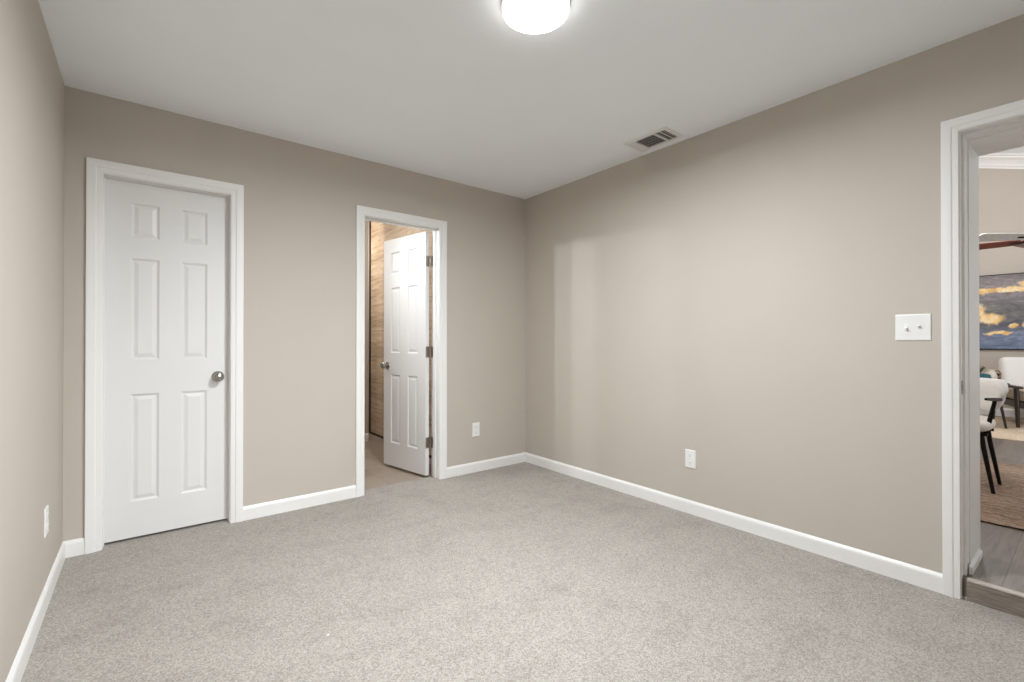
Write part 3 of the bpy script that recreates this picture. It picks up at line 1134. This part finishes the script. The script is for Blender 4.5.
# side table with teal pot and cream jug
tb = thing('side_table', 'small dark wood side table behind the dining chair', 'side table', (5.08, -2.43, LZ + 0.0125))
bm = bmesh.new()
lathe(bm, [(0.0, 0.50), (0.235, 0.50), (0.245, 0.508), (0.245, 0.518), (0.235, 0.525), (0.0, 0.525)], 48)
obj('tabletop', bm, M['darkwood'], tb, 40)
for k in range(3):
    a = 2 * pi * k / 3 + .5
    bm = bmesh.new()
    tube(bm, [(0.13 * cos(a), 0.13 * sin(a), 0.503), (0.21 * cos(a), 0.21 * sin(a), 0.0)], [0.018, 0.012], 10)
    obj('leg', feet(bm), M['darkwood'], tb, 40)
tz = LZ + 0.0125 + 0.5255
pt = thing('potted_plant', 'teal glazed pot with muted spiky leaves on the side table', 'potted plant', (5.03, -2.41, tz))
bm = bmesh.new()
lathe(bm, [(0.0, 0.0), (0.06, 0.0), (0.105, 0.03), (0.12, 0.06), (0.112, 0.088), (0.098, 0.10), (0.090, 0.098), (0.085, 0.085), (0.0, 0.082)], 40)
obj('pot', bm, M['teal'], pt, 40)
rnd = random.Random(11)
for k in range(15):
    a = rnd.uniform(0, 2 * pi)
    ln = rnd.uniform(0.09, 0.16)
    le = rnd.uniform(0.3, 1.1)
    dx, dy = cos(a), sin(a)
    bm = bmesh.new()
    prev = None
    side_v = Vector((-dy, dx, 0))
    for j in range(6):
        s = j / 5
        c = Vector((dx * (0.02 + ln * le * s * s), dy * (0.02 + ln * le * s * s), 0.08 + ln * s * (1 - .25 * le * s)))
        w = 0.014 * (1 - s) ** .6 * (0.5 + 1.4 * s) + 0.001
        cur = [bm.verts.new(c - side_v * w), bm.verts.new(c + Vector((0, 0, -.004))), bm.verts.new(c + side_v * w)]
        if prev:
            for q in range(2):
                bm.faces.new((prev[q], prev[q + 1], cur[q + 1], cur[q]))
        prev = cur
    lfm = obj('leaf', bm, M['leaf'], pt, 60)
    sol = lfm.modifiers.new('thick', 'SOLIDIFY')
    sol.thickness = 0.002
jg = thing('jug', 'small cream jug with a brown handle beside the teal pot', 'jug', (5.23, -2.50, tz), radians(-80))
bm = bmesh.new()
lathe(bm, [(0.0, 0.0), (0.040, 0.0), (0.056, 0.03), (0.058, 0.07), (0.045, 0.11), (0.036, 0.13), (0.040, 0.145), (0.036, 0.145), (0.031, 0.13), (0.0, 0.12)], 32)
obj('body', bm, M['vase'], jg, 40)
bm = bmesh.new()
tube(bm, [(0.036, 0, 0.132), (0.065, 0, 0.135), (0.085, 0, 0.105), (0.082, 0, 0.07), (0.055, 0, 0.05)], 0.008, 8)
obj('handle', bm, M['tan'], jg, 40)

# painting
pn = thing('painting', 'wide abstract canvas of grey clouds with gold patches above the sofa', 'painting', (LX1 - 0.02, -2.60, 1.517))
bm = bmesh.new()
box(bm, -0.018, 0.018, -0.75, 0.75, -0.505, 0.505, 0.003, 2)
obj('canvas', bm, M['canvas'], pn)
bm = bmesh.new()
for a, b, c, d in ((-0.762, 0.762, -0.517, -0.506), (-0.762, 0.762, 0.506, 0.517), (-0.762, -0.751, -0.506, 0.506), (0.751, 0.762, -0.506, 0.506)):
    box(bm, -0.016, 0.018, a, b, c, d)
obj('frame', bm, M['black'], pn)

# ceiling fan
FZ = 2.31
fan = thing('ceiling_fan', 'ceiling fan with mahogany blades, one painted pale as if reflecting, beyond the doorway', 'ceiling fan', (5.3, -2.92, FZ))
FDROP = vault(-2.92) - FZ
bm = bmesh.new()
lathe(bm, [(0.0, -0.07), (0.05, -0.068), (0.10, -0.05), (0.125, -0.01), (0.125, 0.03), (0.10, 0.07), (0.04, 0.10), (0.0, 0.10)], 40)
obj('motor', bm, M['darkwood'], fan, 40)
bm = bmesh.new()
tube(bm, [(0, 0, 0.09), (0, 0, FDROP - .05)], 0.014, 12)
obj('downrod', bm, M['darkwood'], fan, 40)
bm = bmesh.new()
lathe(bm, [(0.0, FDROP - .07), (0.05, FDROP - .07), (0.075, FDROP - .03), (0.075, FDROP), (0.0, FDROP)], 32)
obj('canopy', bm, M['darkwood'], fan, 40)


def fan_blade(ang, mat, pitch, length=0.66, rise=0.0, label=None):
    bm = bmesh.new()
    prof = [(0.17, 0.05), (0.25, 0.064), (0.45, 0.072), (length, 0.078), (length + .03, 0.066), (length + .045, 0.03)]
    top = [bm.verts.new((x, w, 0.004)) for x, w in prof] + [bm.verts.new((x, -w, 0.004)) for x, w in reversed(prof)]
    bot = [bm.verts.new((v.co.x, v.co.y, -0.004)) for v in top]
    n = len(top)
    for k in range(n):
        bm.faces.new((top[k], top[(k + 1) % n], bot[(k + 1) % n], bot[k]))
    bm.faces.new(top)
    bm.faces.new(bot)
    Mx = Matrix.Translation((0, 0, rise)) @ Matrix.Rotation(ang, 4, 'Z') @ Matrix.Rotation(pitch, 4, 'X')
    bmesh.ops.transform(bm, matrix=Mx, verts=bm.verts[:])
    b = obj('blade', bm, mat, fan)
    if label:
        b['label'] = label
    bm = bmesh.new()
    tube(bm, [(0.10, 0, 0.004), (0.16, 0, -0.006), (0.26, 0, -0.009)], [0.012, 0.012, 0.010], 8)
    bmesh.ops.transform(bm, matrix=Mx, verts=bm.verts[:])
    obj('bracket', bm, M['black'], b, 40)


for k, (a, mt, lb) in enumerate(((92, 'mahogany', 'red brown blade'), (136, 'sheenblade', 'blade painted pale as if reflecting'), (20, 'mahogany', 'red brown blade'),
                                 (244, 'mahogany', 'red brown blade'), (316, 'mahogany', 'red brown blade'))):
    fan_blade(radians(a), M[mt], radians(20 if mt == 'mahogany' else 24), rise=-0.03 if k == 0 else 0.01, label=lb)
